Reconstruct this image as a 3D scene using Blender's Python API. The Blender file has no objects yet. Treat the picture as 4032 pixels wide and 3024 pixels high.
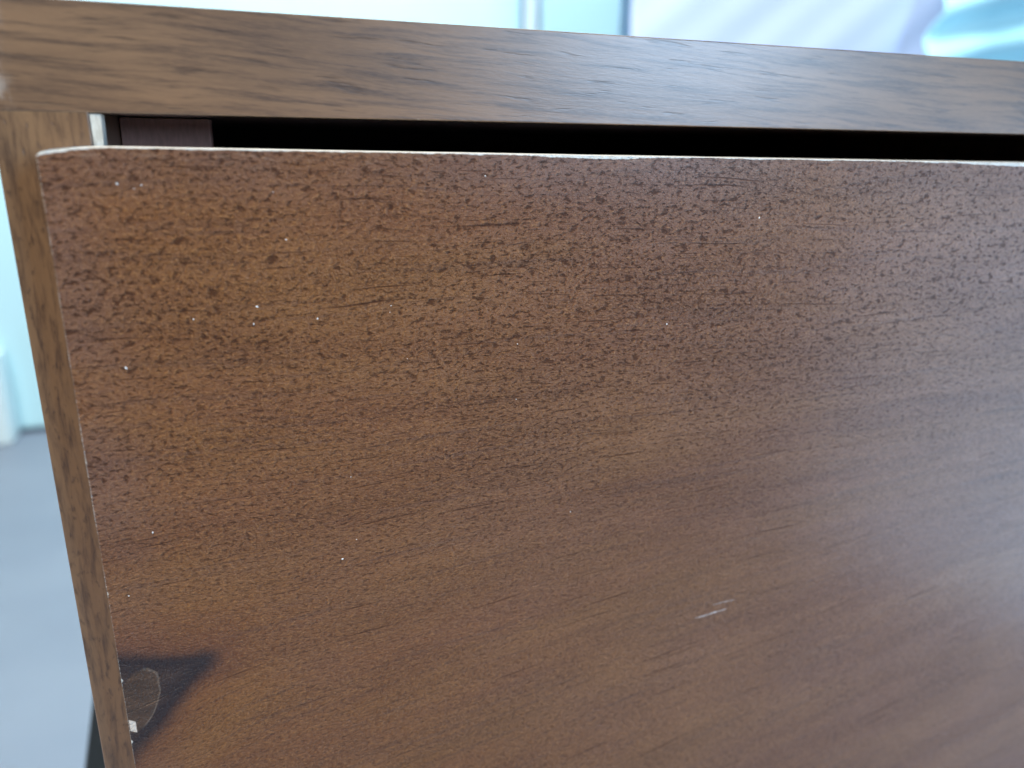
import bpy, bmesh, math, random
from mathutils import Vector, Matrix

scene = bpy.context.scene
random.seed(7)
col = scene.collection

# ---------------------------------------------------------------- camera
cam_data = bpy.data.cameras.new("camera")
cam = bpy.data.objects.new("camera", cam_data)
col.objects.link(cam)
FW = Vector((0.30590435, 0.90220017, -0.30406804))
RT = Vector((0.94862614, -0.31594705, 0.01690866))
UP = Vector((0.08081441, 0.29361933, 0.95250025))
cam.matrix_world = Matrix(((RT.x, UP.x, -FW.x, 0.06689),
                           (RT.y, UP.y, -FW.y, -0.26701),
                           (RT.z, UP.z, -FW.z, 0.56576),
                           (0, 0, 0, 1)))
cam_data.sensor_width = 36.0
cam_data.lens = 27.383
cam_data.clip_start = 0.01
cam_data.clip_end = 50.0
cam_data.dof.use_dof = True
cam_data.dof.focus_distance = 0.272
cam_data.dof.aperture_fstop = 5.6
scene.camera = cam

# ---------------------------------------------------------------- light
world = bpy.data.worlds.new("World")
scene.world = world
world.use_nodes = True
bg = world.node_tree.nodes["Background"]
bg.inputs[0].default_value = (0.62, 0.75, 1.0, 1)
bg.inputs[1].default_value = 0.07


def area(name, loc, target, sx, sy, power, colour):
    d = bpy.data.lights.new(name, 'AREA')
    d.shape = 'RECTANGLE'
    d.size, d.size_y, d.energy, d.color = sx, sy, power, colour
    o = bpy.data.objects.new(name, d)
    col.objects.link(o)
    o.location = loc
    o.rotation_euler = (Vector(target) - Vector(loc)).to_track_quat('-Z', 'Y').to_euler()
    return o


area("window_light", (1.20, -1.70, 1.05), (0.15, 0, 0.58), 0.6, 0.8, 40, (0.45, 0.70, 1.0))
area("low_sheen_fill", (1.05, -0.42, 0.27), (0.40, 0, 0.40), 0.6, 0.62, 5.6, (0.46, 0.70, 1.0))  # added low fill for the cool sheen on the drawer's right
area("key_light", (-0.72, -0.66, 1.52), (0.10, 0, 0.5), 0.55, 0.55, 31, (1.0, 0.92, 0.78))  # key lamp placed close and low at front left for its falloff
area("backdrop_light", (0.3, 0.75, 2.3), (0.35, 1.6, 0.6), 1.8, 0.6, 73, (0.84, 0.95, 1.0))  # added overhead lamp that brightens the wardrobe and curtains

scene.view_settings.view_transform = 'Standard'
scene.view_settings.look = 'None'
scene.view_settings.gamma = 1.0
scene.view_settings.exposure = 0.0
scene.view_settings.use_curve_mapping = False


# ---------------------------------------------------------------- node expressions
class E:
    """a shader socket with arithmetic"""
    def __init__(s, g, sock): s.g, s.s = g, sock
    def __add__(a, b): return a.g.m('ADD', a, b)
    __radd__ = __add__
    def __sub__(a, b): return a.g.m('SUBTRACT', a, b)
    def __rsub__(a, b): return a.g.m('SUBTRACT', b, a)
    def __mul__(a, b): return a.g.m('MULTIPLY', a, b)
    __rmul__ = __mul__
    def __truediv__(a, b): return a.g.m('DIVIDE', a, b)


class G:
    def __init__(s, name):
        s.mat = bpy.data.materials.new(name)
        s.mat.use_nodes = True
        s.nt = s.mat.node_tree
        s.n = s.nt.nodes
        s.bsdf = s.n["Principled BSDF"]
        tc = s.n.new("ShaderNodeTexCoord")
        s.P = E(s, tc.outputs["Object"])
        sep = s.n.new("ShaderNodeSeparateXYZ")
        s.nt.links.new(tc.outputs["Object"], sep.inputs[0])
        s.x, s.y, s.z = (E(s, o) for o in sep.outputs)

    def put(s, sock, v):
        if isinstance(v, E):
            s.nt.links.new(v.s, sock)
        elif isinstance(v, tuple) and len(v) == 3 and sock.type == 'RGBA':
            sock.default_value = (*v, 1)
        else:
            sock.default_value = v

    def m(s, op, a, b=None, c=None, clamp=False):
        n = s.n.new("ShaderNodeMath")
        n.operation = op
        n.use_clamp = clamp
        for i, v in enumerate((a, b, c)):
            if v is not None:
                s.put(n.inputs[i], v)
        return E(s, n.outputs[0])

    def ss(s, v, lo, hi, a=0.0, b=1.0):
        n = s.n.new("ShaderNodeMapRange")
        n.interpolation_type = 'SMOOTHSTEP'
        s.put(n.inputs[0], v)
        if lo > hi:
            lo, hi, a, b = hi, lo, b, a
        for i, t in enumerate((lo, hi, a, b)):
            n.inputs[i + 1].default_value = t
        return E(s, n.outputs[0])

    def vec(s, x, y, z=0.0):
        n = s.n.new("ShaderNodeCombineXYZ")
        for i, v in enumerate((x, y, z)):
            s.put(n.inputs[i], v)
        return E(s, n.outputs[0])

    def noise(s, v, scale=1.0, detail=2.0, rough=0.5, dist=0.0):
        n = s.n.new("ShaderNodeTexNoise")
        s.put(n.inputs["Vector"], v)
        n.inputs["Scale"].default_value = scale
        n.inputs["Detail"].default_value = detail
        n.inputs["Roughness"].default_value = rough
        n.inputs["Distortion"].default_value = dist
        return E(s, n.outputs[0])

    def voro(s, v, feature='DISTANCE_TO_EDGE', rnd=1.0):
        n = s.n.new("ShaderNodeTexVoronoi")
        n.feature = feature
        s.put(n.inputs["Vector"], v)
        n.inputs["Scale"].default_value = 1.0
        n.inputs["Randomness"].default_value = rnd
        return E(s, n.outputs["Distance"])

    def mix(s, f, a, b):
        n = s.n.new("ShaderNodeMix")
        n.data_type = 'RGBA'
        s.put(n.inputs["Factor"], f)
        s.put([i for i in n.inputs if i.name == "A" and i.type == 'RGBA'][0], a)
        s.put([i for i in n.inputs if i.name == "B" and i.type == 'RGBA'][0], b)
        return E(s, [o for o in n.outputs if o.type == 'RGBA'][0])

    def bump(s, h, dist, strength=1.0):
        n = s.n.new("ShaderNodeBump")
        n.inputs["Distance"].default_value = dist
        n.inputs["Strength"].default_value = strength
        s.put(n.inputs["Height"], h)
        s.nt.links.new(n.outputs[0], s.bsdf.inputs["Normal"])

    def done(s, colour, rough, spec=None):
        s.put(s.bsdf.inputs["Base Color"], colour)
        s.put(s.bsdf.inputs["Roughness"], rough)
        if spec is not None:
            s.put(s.bsdf.inputs["Specular IOR Level"], spec)
        return s.mat


# ---------------------------------------------------------------- sizes (metres)
TOP = 0.600          # upper face of the cabinet top
TH = 0.030           # its thickness
WID = 0.570
DEP = 0.380
SIDE = 0.0254        # side panel thickness
SIDE_BOTTOM = 0.150
GAP = 0.00904
DX0 = 0.01434        # left end of the drawer front
DX1 = WID - 0.0143
DT = 0.01877         # drawer front thickness
TILT = -0.00674      # the drawer front hangs a little low on its right
DZ0 = 0.172
FLOOR = -0.10


def dtop(x): return TOP - TH - GAP + TILT * x


PALE = (0.62, 0.58, 0.50)


# ---------------------------------------------------------------- materials
def drawer_wood():
    g = G("drawer_wood")
    x, z = g.x, g.z
    d = (dtop(0) - z) + x * TILT                         # depth below the top edge
    w1 = g.noise(g.vec(x * 9.0, z * 14.0, 3.1), detail=2)
    w2 = g.noise(g.vec(x * 45.0, z * 60.0, 8.2), detail=2)
    slope = g.ss(d, 0.05, 0.21, 0.0, 0.22)
    psi = d + slope * (x - 0.03) + (w1 - 0.5) * 0.010 + (w2 - 0.5) * 0.0008
    # knot: grain bends round it
    kx, kz = x - 0.0200, z - 0.3795
    r2 = kx * kx + kz * kz
    psi = psi + g.m('EXPONENT', r2 * -1400.0) * kz * 0.55

    tone = g.noise(g.vec(x * 7.0, psi * 34.0, 1.0), detail=3, rough=0.55)
    patch = g.noise(g.vec(x * 16.0, z * 20.0, 5.0), detail=3)
    streak = g.noise(g.vec(x * 11.0, psi * 420.0, 2.0), detail=4, rough=0.68)
    fibre = g.noise(g.vec(x * 75.0, psi * 1900.0, 4.0), detail=2, rough=0.6)
    dens = g.noise(g.vec(x * 11.0, psi * 60.0, 9.0), detail=4, rough=0.65)
    pore_n = g.noise(g.vec(x * 470.0, psi * 760.0, 6.0), detail=2, rough=0.6)
    pore = g.ss(pore_n + (dens - 0.5) * 0.10, 0.53, 0.665)
    spot = g.noise(g.vec(x * 240.0, psi * 360.0, 13.0), detail=3, rough=0.55)
    spot = g.ss(spot + (patch - 0.5) * 0.10, 0.57, 0.68) * g.ss(d, 0.15, 0.05)
    pore = g.m('MAXIMUM', pore * g.ss(patch, 0.25, 0.62, 0.62, 1.0), spot)
    fade = g.ss(d, 0.085, 0.17, 1.0, 0.55)               # fewer open pores lower down the board
    pore = pore * fade
    cell = g.voro(g.vec(x * 800.0, psi * 1050.0, 1.5))
    crack = g.ss(cell, 0.10, 0.0) * g.ss(dens, 0.20, 0.80)
    fine = g.noise(g.vec(x * 1500.0, psi * 2300.0, 2.5), detail=3, rough=0.65)
    grit = g.noise(g.vec(x * 880.0, psi * 1100.0, 7.7), detail=2, rough=0.7)
    hair = g.noise(g.vec(x * 24.0, psi * 1150.0, 11.0), detail=1.5, rough=0.5)
    hair = g.ss(hair, 0.63, 0.75)
    line = g.ss(fibre, 0.63, 0.74) * g.ss(streak, 0.42, 0.58)
    pale_line = g.ss(fibre, 0.30, 0.22) * g.ss(patch, 0.45, 0.60)

    c = g.mix(g.ss(tone, 0.34, 0.66), (0.158, 0.049, 0.007), (0.190, 0.068, 0.010))
    c = g.mix(g.ss(patch, 0.40, 0.70) * 0.22, c, (0.150, 0.060, 0.034))
    c = g.mix(g.ss(streak, 0.50, 0.70) * 0.50, c, (0.075, 0.028, 0.014))
    c = g.mix(g.ss(fine, 0.35, 0.65) * 0.30, c, (0.26, 0.13, 0.065))
    c = g.mix(g.ss(grit, 0.52, 0.68) * 0.55, c, (0.085, 0.030, 0.012))
    c = g.mix(g.ss(grit, 0.46, 0.30) * 0.65, c, (0.310, 0.132, 0.036))
    muted = g.m('MAXIMUM', g.ss(x, 0.040, 0.016), g.ss(d, 0.022, 0.002))  # muted mauve tone towards the left end and top edge
    c = g.mix(muted * g.ss(patch, 0.25, 0.6) * 0.45, c, (0.150, 0.078, 0.058))
    c = g.mix(hair * 0.75, c, (0.055, 0.019, 0.010))
    c = g.mix(pale_line * 0.45, c, (0.34, 0.20, 0.12))
    c = g.mix(line * 0.6, c, (0.050, 0.017, 0.010))
    c = g.mix(pore * 0.82, c, (0.046, 0.015, 0.006))
    c = g.mix(crack * 0.55, c, (0.055, 0.020, 0.012))

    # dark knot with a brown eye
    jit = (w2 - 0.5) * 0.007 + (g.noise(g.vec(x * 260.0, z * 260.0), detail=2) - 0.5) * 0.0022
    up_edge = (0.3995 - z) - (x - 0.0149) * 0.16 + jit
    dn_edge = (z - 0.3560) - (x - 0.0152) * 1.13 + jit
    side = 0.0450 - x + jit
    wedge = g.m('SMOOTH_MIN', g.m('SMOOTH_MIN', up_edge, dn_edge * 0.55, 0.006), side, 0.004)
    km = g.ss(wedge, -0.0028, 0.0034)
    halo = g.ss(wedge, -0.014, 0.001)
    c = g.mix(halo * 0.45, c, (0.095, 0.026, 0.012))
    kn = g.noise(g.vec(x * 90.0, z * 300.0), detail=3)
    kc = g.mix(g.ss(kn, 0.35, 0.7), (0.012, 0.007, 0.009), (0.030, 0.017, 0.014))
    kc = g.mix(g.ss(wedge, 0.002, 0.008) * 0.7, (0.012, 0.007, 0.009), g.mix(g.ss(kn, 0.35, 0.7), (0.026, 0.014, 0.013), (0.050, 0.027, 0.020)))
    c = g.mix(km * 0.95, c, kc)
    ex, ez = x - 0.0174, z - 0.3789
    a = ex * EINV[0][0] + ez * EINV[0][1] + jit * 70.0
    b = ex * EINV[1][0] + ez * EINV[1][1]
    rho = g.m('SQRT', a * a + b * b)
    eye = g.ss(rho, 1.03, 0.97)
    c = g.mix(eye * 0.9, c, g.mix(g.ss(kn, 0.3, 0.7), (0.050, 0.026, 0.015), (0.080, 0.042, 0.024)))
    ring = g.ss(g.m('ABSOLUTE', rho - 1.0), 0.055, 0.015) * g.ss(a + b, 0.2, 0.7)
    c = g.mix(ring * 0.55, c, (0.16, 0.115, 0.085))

    # rubbed edges: bare pale wood along the top, chips on the left end
    en = g.noise(g.vec(x * 420.0, z * 900.0, 7.0), detail=3, rough=0.7)
    en2 = g.noise(g.vec(x * 60.0, 0.0, 2.0), detail=2)
    chip = g.ss(x, 0.143, 0.186) * g.ss(x, 0.206, 0.186) * 0.0009
    chip2 = g.ss(x, 0.320, 0.372) * 0.0011
    sc = g.m('MULTIPLY', x - DX0, 1 / 0.016, clamp=True)
    drop = g.m('POWER', 1.0 - sc, 2.2) * 0.0016
    wear = drop + g.ss(x, 0.034, 0.018) * 0.0007 + 0.00010 + g.ss(en2, 0.45, 0.75) * 0.00040 + chip + chip2
    bare = g.ss(d - wear - (en - 0.5) * 0.0009, 0.00018, -0.00012)
    scuff = g.ss(d, 0.010, 0.0005) * g.ss(g.noise(g.vec(x * 130.0, psi * 700.0, 3.3), detail=3, rough=0.7), 0.55, 0.72)
    c = g.mix(scuff * 0.35, c, (0.36, 0.25, 0.18))
    zn = g.noise(g.vec(1.0, z * 120.0, 5.0), detail=3, rough=0.7)
    lw = g.ss(zn, 0.58, 0.75) * 0.0010
    lbare = g.ss((x - DX0) - lw - (en - 0.5) * 0.0006, 0.00025, -0.00015)
    notch = g.ss(g.m('ABSOLUTE', x - 0.0157), 0.00120, 0.0008) * g.ss(g.m('ABSOLUTE', z - 0.3700 + (x - .0157) * 0.6), 0.0026, 0.0020)
    bare = g.m('MAXIMUM', bare, lbare * 0.75)
    c = g.mix(notch, c, (0.58, 0.49, 0.41))
    c = g.mix(bare, c, g.mix(en, (0.50, 0.46, 0.38), (0.86, 0.84, 0.78)))

    h = fine * 0.7 - grit * 1.4 - hair * 0.6 - pore * 0.9 - crack * 0.5 - line * 0.8 + fibre * 0.3
    g.bump(h, 0.00036, 1.0)
    open_ = 1.0 - g.m('MAXIMUM', g.m('MAXIMUM', pore, crack * 0.7), g.m('MAXIMUM', hair, g.ss(grit, 0.50, 0.68) * 0.6)) * 0.6
    rough = 0.35 + (fine - 0.5) * 0.10 + pore * 0.12 + bare * 0.3
    g.put(g.bsdf.inputs["Coat Weight"], open_ * 0.65)
    g.bsdf.inputs["Coat Roughness"].default_value = 0.28
    return g.done(c, rough, open_ * 0.32)


# the knot's eye: ellipse axes in the board's plane
_ma, _mi = (0.0064, 0.0114), (0.0052, -0.0050)
_det = _ma[0] * _mi[1] - _ma[1] * _mi[0]
EINV = ((_mi[1] / _det, -_mi[0] / _det), (-_ma[1] / _det, _ma[0] / _det))


def rail_wood(name, vertical=False, light=(0.195, 0.112, 0.060), dark=(0.052, 0.029, 0.019), rough=0.36, slope=0.06):
    g = G(name)
    if vertical:
        u, v = g.z, g.x * 1.0 + g.y * 0.7
    else:
        u, v = g.x, g.z + g.y * 0.6
        v = v + u * slope
    w = g.noise(g.vec(u * 14.0, v * 40.0, 3.0), detail=2)
    v = v + (w - 0.5) * 0.006
    tone = g.noise(g.vec(u * 9.0, v * 60.0, 1.0), detail=3)
    if vertical:
        streak = g.noise(g.vec(u * 60.0, v * 420.0, 2.0), detail=4, rough=0.6)
        dash = g.noise(g.vec(u * 260.0, v * 560.0, 5.0), detail=3)
    else:
        streak = g.noise(g.vec(u * 24.0, v * 430.0, 2.0), detail=5, rough=0.66)
        dash = g.noise(g.vec(u * 45.0, v * 520.0, 5.0), detail=3)
    fine = g.noise(g.vec(u * 300.0, v * 2200.0, 4.0), detail=2)
    mid = tuple(0.55 * a + 0.45 * b for a, b in zip(light, dark))
    c = g.mix(g.ss(tone, 0.32, 0.68), mid, light)
    c = g.mix(g.ss(streak, 0.43, 0.68) * 0.8, c, dark)
    c = g.mix(g.ss(dash, 0.56, 0.70) * 0.60, c, tuple(k * 0.8 for k in dark))
    c = g.mix(g.ss(fine, 0.4, 0.7) * 0.20, c, tuple(min(1, k * 1.25) for k in light))
    if not vertical:
        # pale rubbed corner and small splinters along the lower arris
        rub = g.ss(g.x, 0.0085, 0.002) * g.ss(g.noise(g.vec(g.x * 300.0, g.z * 120.0), detail=3), 0.45, 0.68)
        c = g.mix(rub * 0.6, c, (0.46, 0.40, 0.35))
        sp = g.ss(g.noise(g.vec(g.x * 160.0, 0.0, 4.0), detail=3, rough=0.7), 0.60, 0.70) * 0.0010
        low = g.ss((g.z - (TOP - TH)) - sp, 0.0002, -0.0002)
        c = g.mix(low * 0.6, c, (0.40, 0.31, 0.24))
    g.bump(streak * 0.5 + fine * 0.3 - g.ss(dash, 0.60, 0.72) * 0.5, 0.00020, 0.6)
    g.bsdf.inputs["Coat Weight"].default_value = 0.55
    g.bsdf.inputs["Coat Roughness"].default_value = 0.30
    return g.done(c, rough + (streak - 0.5) * 0.12, 0.6)


def raw_wood(name, base, dark, rough=0.7, scale=1.0):
    g = G(name)
    n = g.noise(g.vec(g.x * 600.0 * scale, g.y * 900.0 * scale, g.z * 150.0 * scale), detail=3, rough=0.65)
    c = g.mix(g.ss(n, 0.3, 0.7), dark, base)
    g.bump(n, 0.0001, 0.6)
    return g.done(c, rough)


def cloth(name, base, dark, rough=0.9):
    g = G(name)
    n = g.noise(g.P, 6.0, 3)
    f = g.noise(g.P, 900.0, 2)
    g.bump(f, 0.0004, 0.4)
    m_ = g.done(g.mix(g.ss(n, 0.3, 0.7), dark, base), rough)
    g.bsdf.inputs["Sheen Weight"].default_value = 0.15
    return m_


def paint(name, base, var=0.06, rough=0.5, scale=4.0):
    g = G(name)
    n = g.noise(g.P, scale, 4)
    c = g.mix(g.ss(n, 0.3, 0.7), tuple(k * (1 - var) for k in base), base)
    g.bump(g.noise(g.P, 260.0, 2), 0.0003, 0.3)
    return g.done(c, rough)


def floor_mat():
    g = G("floor_vinyl")
    n = g.noise(g.vec(g.x * 3.0, g.y * 4.0, 0.0), detail=4)
    f = g.noise(g.vec(g.x * 160.0, g.y * 160.0, 1.0), detail=3)
    c = g.mix(g.ss(n, 0.3, 0.7), (0.215, 0.245, 0.305), (0.25, 0.28, 0.34))
    c = g.mix(g.ss(f, 0.45, 0.7) * 0.25, c, (0.20, 0.245, 0.30))
    g.bump(f, 0.0004, 0.3)
    return g.done(c, 0.5)


M = dict(
    drawer=drawer_wood(),
    rail=rail_wood("top_wood"),
    side=rail_wood("side_wood", vertical=True, light=(0.190, 0.110, 0.056), dark=(0.058, 0.030, 0.017)),
    inner=raw_wood("inner_wood", (0.66, 0.33, 0.26), (0.52, 0.26, 0.20)),
    dark=raw_wood("shade_board", (0.012, 0.014, 0.020), (0.008, 0.009, 0.014)),  # near-black navy: the cabinet's inner shadow put into the colour
    raw=raw_wood("bare_wood", (0.95, 0.94, 0.90), (0.84, 0.82, 0.76)),
    strip=raw_wood("bare_edge", (0.62, 0.62, 0.57), (0.40, 0.38, 0.33)),
    leg=raw_wood("shaded_leg_wood", (0.030, 0.038, 0.040), (0.018, 0.022, 0.024), 0.5),  # dark blue-grey carries the shade the leg stands in
    dust=paint("dust", (0.85, 0.85, 0.84), 0.1, 0.8, 900.0),
    scratch=raw_wood("scratch_pale", (0.50, 0.44, 0.42), (0.22, 0.17, 0.15)),
    wardrobe=paint("wardrobe_cyan_cast", (0.60, 0.89, 0.96), 0.05),  # cyan cast of the background light put into the door colour
    groove=paint("wardrobe_groove", (0.36, 0.44, 0.56), 0.05),
    wall=paint("wall_paint", (0.60, 0.80, 0.90), 0.05),  # same cyan cast mixed into the wall colour
    white=paint("white_paint", (0.80, 0.95, 0.98), 0.03),
    lilac=cloth("lavender_cloth", (0.66, 0.73, 0.94), (0.63, 0.70, 0.92)),
    aqua=cloth("aqua_cloth", (0.50, 0.88, 0.98), (0.44, 0.82, 0.94)),
    floor=floor_mat(),
)


# ---------------------------------------------------------------- mesh helpers
def obj(name, bm, mat, parent=None, bevel=0.0, smooth=False):
    me = bpy.data.meshes.new(name)
    bmesh.ops.recalc_face_normals(bm, faces=bm.faces)
    bm.to_mesh(me)
    bm.free()
    for m_ in (mat if isinstance(mat, (list, tuple)) else [mat]):
        me.materials.append(m_)
    if smooth:
        for p in me.polygons:
            p.use_smooth = True
    o = bpy.data.objects.new(name, me)
    col.objects.link(o)
    if parent:
        o.parent = parent
    if bevel:
        b = o.modifiers.new("bevel", 'BEVEL')
        b.width, b.segments, b.limit_method = bevel, 3, 'ANGLE'
    return o


def box(bm, x0, x1, y0, y1, z0, z1):
    v = [bm.verts.new(p) for p in ((x0, y0, z0), (x1, y0, z0), (x1, y1, z0), (x0, y1, z0),
                                   (x0, y0, z1), (x1, y0, z1), (x1, y1, z1), (x0, y1, z1))]
    for f in ((0, 3, 2, 1), (4, 5, 6, 7), (0, 1, 5, 4), (1, 2, 6, 5), (2, 3, 7, 6), (3, 0, 4, 7)):
        bm.faces.new([v[i] for i in f])
    return bm


def B(*a): return box(bmesh.new(), *a)


def tag(o, label=None, cat=None, kind=None, group=None):
    for k, v in (("label", label), ("category", cat), ("kind", kind), ("group", group)):
        if v:
            o[k] = v
    return o


# ---------------------------------------------------------------- setting
fl = obj("floor", B(-2.5, 3.0, -2.5, 2.0, FLOOR - 0.02, FLOOR), M['floor'])
tag(fl, kind='structure')
wl = obj("wall", B(-2.5, 3.0, 1.79, 1.89, FLOOR, 2.4), M['wall'])
tag(wl, kind='structure')

# pale wardrobe behind
WY = 1.652
wr = bpy.data.objects.new("wardrobe", None)
col.objects.link(wr)
wr.location = (-0.2, WY + 0.06, FLOOR)
tag(wr, "pale wardrobe, cyan cast painted in, with tall flat doors standing behind the cabinet", "wardrobe")


def wpart(name, x0, x1, y0, y1, z0, z1, mat, bev=0.004):
    bm = B(x0 + 0.2, x1 + 0.2, y0 - WY - 0.06, y1 - WY - 0.06, z0, z1)
    return obj(name, bm, mat, wr, bev)


wpart("carcass", -1.2, 1.003, WY + 0.022, 1.786, 0.0, 2.3, M['groove'])
wpart("door", -1.2, 0.722, WY, WY + 0.021, 0.012, 2.295, M['wardrobe'])
wpart("post", 0.738, 0.765, WY + 0.002, WY + 0.021, 0.0, 2.295, M['white'])
wpart("door", 0.781, 0.987, WY, WY + 0.021, 0.012, 2.295, M['wardrobe'])

# white low box at the wardrobe's foot
bx = obj("storage_box", B(-0.80, -0.460, WY - 0.070, WY - 0.004, FLOOR, 0.103), M['white'], None, 0.006)
tag(bx, "low white box on the floor against the wardrobe foot", "box")


def curtain(name, x0, x1, y, h, mat, fold, label, nx=120, nz=90):
    bm = bmesh.new()
    gv = []
    for j in range(nz + 1):
        row = []
        for i in range(nx + 1):
            u, w = i / nx, j / nz
            X = x0 + (x1 - x0) * u
            Z = h * w
            dx, dy = fold(u, w, X, Z)
            row.append(bm.verts.new((X + dx, y + dy, FLOOR + Z)))
        gv.append(row)
    for j in range(nz):
        for i in range(nx):
            bm.faces.new((gv[j][i], gv[j][i + 1], gv[j + 1][i + 1], gv[j + 1][i]))
    o = obj(name, bm, mat, None, 0, True)
    s = o.modifiers.new("thick", 'SOLIDIFY')
    s.thickness = 0.003
    return tag(o, label, "curtain")


def lil_fold(u, w, X, Z):
    a = X * 0.62 - Z * 1.0
    return 0.0, 0.0014 * math.sin(a * 24.0 + 0.7) + 0.002 * math.sin(X * 11.0 + 1.0) + 0.0012 * math.sin(a * 60 + X * 9)


def aqua_fold(u, w, X, Z):
    a = Z - 0.28 * X
    e = 0.004 * math.sin(Z * 40.0) + 0.035 * math.tanh((Z - 0.87) * 9.0)
    return e * (1 - u), 0.015 * math.sin(a * 66.0 + 1.9 + 0.6 * math.sin(X * 12)) + 0.004 * math.sin(X * 26.0) - 0.03 * math.sin(min(1, u * 5) * 1.57)


curtain("lavender_curtain", 0.765, 1.95, 1.15, 2.15, M['lilac'], lil_fold,
        "pale lavender white cloth with soft slanting folds hanging beside the wardrobe")
curtain("aqua_curtain", 1.375, 1.95, 1.06, 2.15, M['aqua'], aqua_fold,
        "bright aqua cloth with deep creases hanging in front of the lavender cloth", 90, 260)

# ---------------------------------------------------------------- the cabinet
cab = bpy.data.objects.new("bedside_cabinet", None)
col.objects.link(cab)
tag(cab, "brown wooden bedside cabinet with one wide drawer and rubbed pale edges", "cabinet")

# top board (its lower arris is not perfectly parallel to the upper one)
bm = B(0.0, WID, 0.0, DEP + 0.004, TOP - TH, TOP)
for v in bm.verts:
    if v.co.z > TOP - 0.001:
        v.co.z -= 0.00267 * v.co.x
tp = obj("top", bm, M['rail'], cab, 0.0004)

for s in (0, 1):
    x0 = 0.0003 if s == 0 else WID - SIDE - 0.0003
    sp = obj("side_panel", B(x0, x0 + SIDE, 0.0002, DEP, SIDE_BOTTOM, TOP - TH + 0.002), M['side'], cab, 0.0006)
    ex = SIDE + 0.0004 if s == 0 else WID - SIDE - 0.0004 - 0.0026
    # bare edge on the inner arris, uneven like a torn veneer
    bm = bmesh.new()
    rows = []
    for i in range(46):
        zz = SIDE_BOTTOM + 0.012 + (TOP - TH - 0.0004 - SIDE_BOTTOM - 0.012) * i / 45
        j0 = random.uniform(-0.0003, 0.0003)
        j1 = random.uniform(-0.0002, 0.0002)
        xa, xb = ex + (0 if s == 0 else -j1), ex + 0.0026 + (j1 if s == 0 else 0)
        rows.append([bm.verts.new(p) for p in ((xa, 0.0004 + abs(j0), zz), (xb, 0.0009 + abs(j0), zz), (xb, 0.008, zz), (xa, 0.008, zz))])
    for a, b in zip(rows, rows[1:]):
        for k in range(4):
            bm.faces.new((a[k], a[(k + 1) % 4], b[(k + 1) % 4], b[k]))
    bm.faces.new(rows[0][::-1]); bm.faces.new(rows[-1])
    es = obj("edge_strip", bm, M['strip'], sp)
    es["label"] = "bare pale inner edge of the side panel"
    cx0 = (SIDE + 0.0005) if s == 0 else WID - 0.0562
    obj("corner_block", B(cx0, cx0 + 0.0307, 0.060, 0.085, SIDE_BOTTOM + 0.02, TOP - TH - 0.0004), M['inner'], cab, 0.0005)

obj("back_panel", B(SIDE - 0.004, WID - SIDE + 0.004, DEP - 0.010, DEP - 0.002, SIDE_BOTTOM + 0.001, TOP - TH + 0.003), M['dark'], cab)
obj("bottom_panel", B(SIDE + 0.0006, WID - SIDE - 0.0006, 0.002, DEP - 0.0105, SIDE_BOTTOM + 0.001, SIDE_BOTTOM + 0.017), M['side'], cab)

# drawer front: outline with a rubbed, rounded upper left corner, extruded
out = []
n = 26
for i in range(n + 1):
    s = i / n
    out.append((DX0 + 0.016 * s, dtop(DX0 + 0.016 * s) - 0.0016 * (1 - s) ** 2.2 - 0.0009 * (1 - s) ** 24))
for i in range(1, 60):
    xx = DX0 + 0.016 + (DX1 - DX0 - 0.016) * i / 59
    out.append((xx, dtop(xx) + random.uniform(-0.00004, 0.00003)))
out.append((DX1, DZ0))
for i in range(1, 70):
    s = i / 70.0
    if i < 3:
        out.append((DX1 + (DX0 - DX1) * i / 3, DZ0))
    else:
        zz = DZ0 + (dtop(DX0) - 0.002 - DZ0) * (i - 3) / 67
        out.append((DX0 + random.uniform(-0.00005, 0.00012), zz))
bm = bmesh.new()
fr = [bm.verts.new((x, -DT, z)) for x, z in out]
bk = [bm.verts.new((x, -0.0006, z)) for x, z in out]
bm.faces.new(fr)
bm.faces.new(bk[::-1])
ntop = n + 59
for i in range(len(out)):
    j = (i + 1) % len(out)
    f = bm.faces.new((fr[j], fr[i], bk[i], bk[j]))
    if i < ntop:
        f.material_index = 1
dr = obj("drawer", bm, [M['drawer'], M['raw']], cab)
dr["label"] = "wide brown drawer front with dark knot and bare pale top edge"
# open box behind the front
bm = bmesh.new()
bx0, bx1, by0, by1, bz0, bz1 = 0.060, WID - 0.060, 0.0, DEP - 0.03, 0.190, 0.500
box(bm, bx0, bx1, by0, by1, bz0, bz0 + 0.006)
box(bm, bx0, bx0 + 0.012, by0, by1, bz0 + 0.0062, bz1)
box(bm, bx1 - 0.012, bx1, by0, by1, bz0 + 0.0062, bz1)
box(bm, bx0 + 0.0122, bx1 - 0.0122, by1 - 0.012, by1 - 0.0002, bz0 + 0.0062, bz1)
obj("drawer_box", bm, M['inner'], dr)

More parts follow.
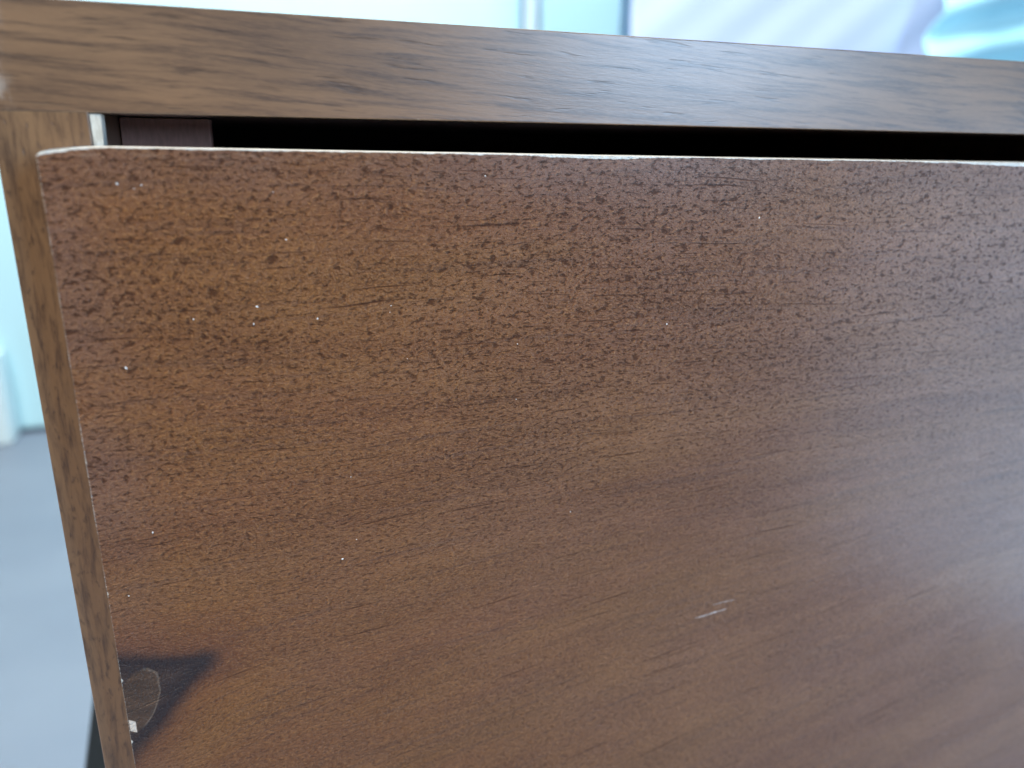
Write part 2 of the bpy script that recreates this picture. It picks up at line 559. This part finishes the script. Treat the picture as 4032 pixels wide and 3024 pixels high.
# pale scratches
for (xa, za), (xb, zb), wdt in (((0.2363, 0.3689), (0.2514, 0.3706), 0.00085), ((0.2443, 0.3740), (0.2556, 0.3747), 0.00055)):
    bm = bmesh.new()
    k = 14
    A_, B_ = [], []
    for i in range(k + 1):
        s = i / k
        w = wdt * 0.5 * (math.sin(math.pi * min(max(s, 0.03), 0.97)) ** 0.5) * random.uniform(0.45, 1.1)
        X, Z = xa + (xb - xa) * s, za + (zb - za) * s + random.uniform(-1, 1) * 0.0001
        A_.append([bm.verts.new((X, -DT - 0.00006, Z + w)), bm.verts.new((X, -DT - 0.00006, Z - w)),
                   bm.verts.new((X, -DT + 0.0001, Z - w)), bm.verts.new((X, -DT + 0.0001, Z + w))])
    for a, b in zip(A_, A_[1:]):
        for q in range(4):
            bm.faces.new((a[q], a[(q + 1) % 4], b[(q + 1) % 4], b[q]))
    bm.faces.new(A_[0][::-1]); bm.faces.new(A_[-1])
    obj("scratch", bm, M['scratch'], dr)

# dust flecks sitting on the wood
DUST_POS = [(0.0332, 0.551), (0.0374, 0.5496), (0.0394, 0.5506), (0.0777, 0.5344), (0.0677, 0.5142), (0.0663, 0.5088), (0.0492, 0.5112), (0.029, 0.4975), (0.0856, 0.5094), (0.1091, 0.5124), (0.1086, 0.5102), (0.1528, 0.4966), (0.211, 0.5003), (0.1527, 0.4763), (0.0935, 0.4537), (0.0892, 0.4227), (0.0944, 0.4296), (0.0205, 0.4207), (0.1756, 0.4286), (0.1407, 0.5532), (0.075, 0.5485), (0.114, 0.4941), (0.0301, 0.4423), (0.2461, 0.5384)]
bm = bmesh.new()
for X, Z in DUST_POS:
    r = random.uniform(0.00012, 0.00029)
    mtx = Matrix.Translation((X, -DT - 0.00008, Z)) @ Matrix.Rotation(random.uniform(0, 3.1), 4, 'Y') @ Matrix.Diagonal((r * random.uniform(1.0, 1.9), 0.00016, r, 1))
    bmesh.ops.create_icosphere(bm, subdivisions=1, radius=1.0, matrix=mtx)
du = obj("dust_flecks", bm, M['dust'], dr)
du["kind"] = "stuff"

# legs: straight ones under the front corners, raked boards bolted to the sides at the back
for sx in (-1, 1):
    xm = 0.032 if sx < 0 else WID - 0.032
    bm = bmesh.new()
    box(bm, xm - 0.018, xm + 0.018, 0.012, 0.048, FLOOR, SIDE_BOTTOM)
    for v in bm.verts:
        if v.co.z < 0:
            v.co.x = xm + (v.co.x - xm) * 0.7
            v.co.y = 0.03 + (v.co.y - 0.03) * 0.7
    obj("leg", bm, M['leg'], cab, 0.002)
    bm = bmesh.new()
    box(bm, 0, 0.020, 0.285, 0.325, FLOOR, 0.44)
    for v in bm.verts:
        off = 0.0080 + (0.44 - v.co.z) * 0.225
        v.co.x = (v.co.x - off) if sx < 0 else (WID + off - v.co.x)
    obj("leg", bm, M['leg'], cab, 0.002)
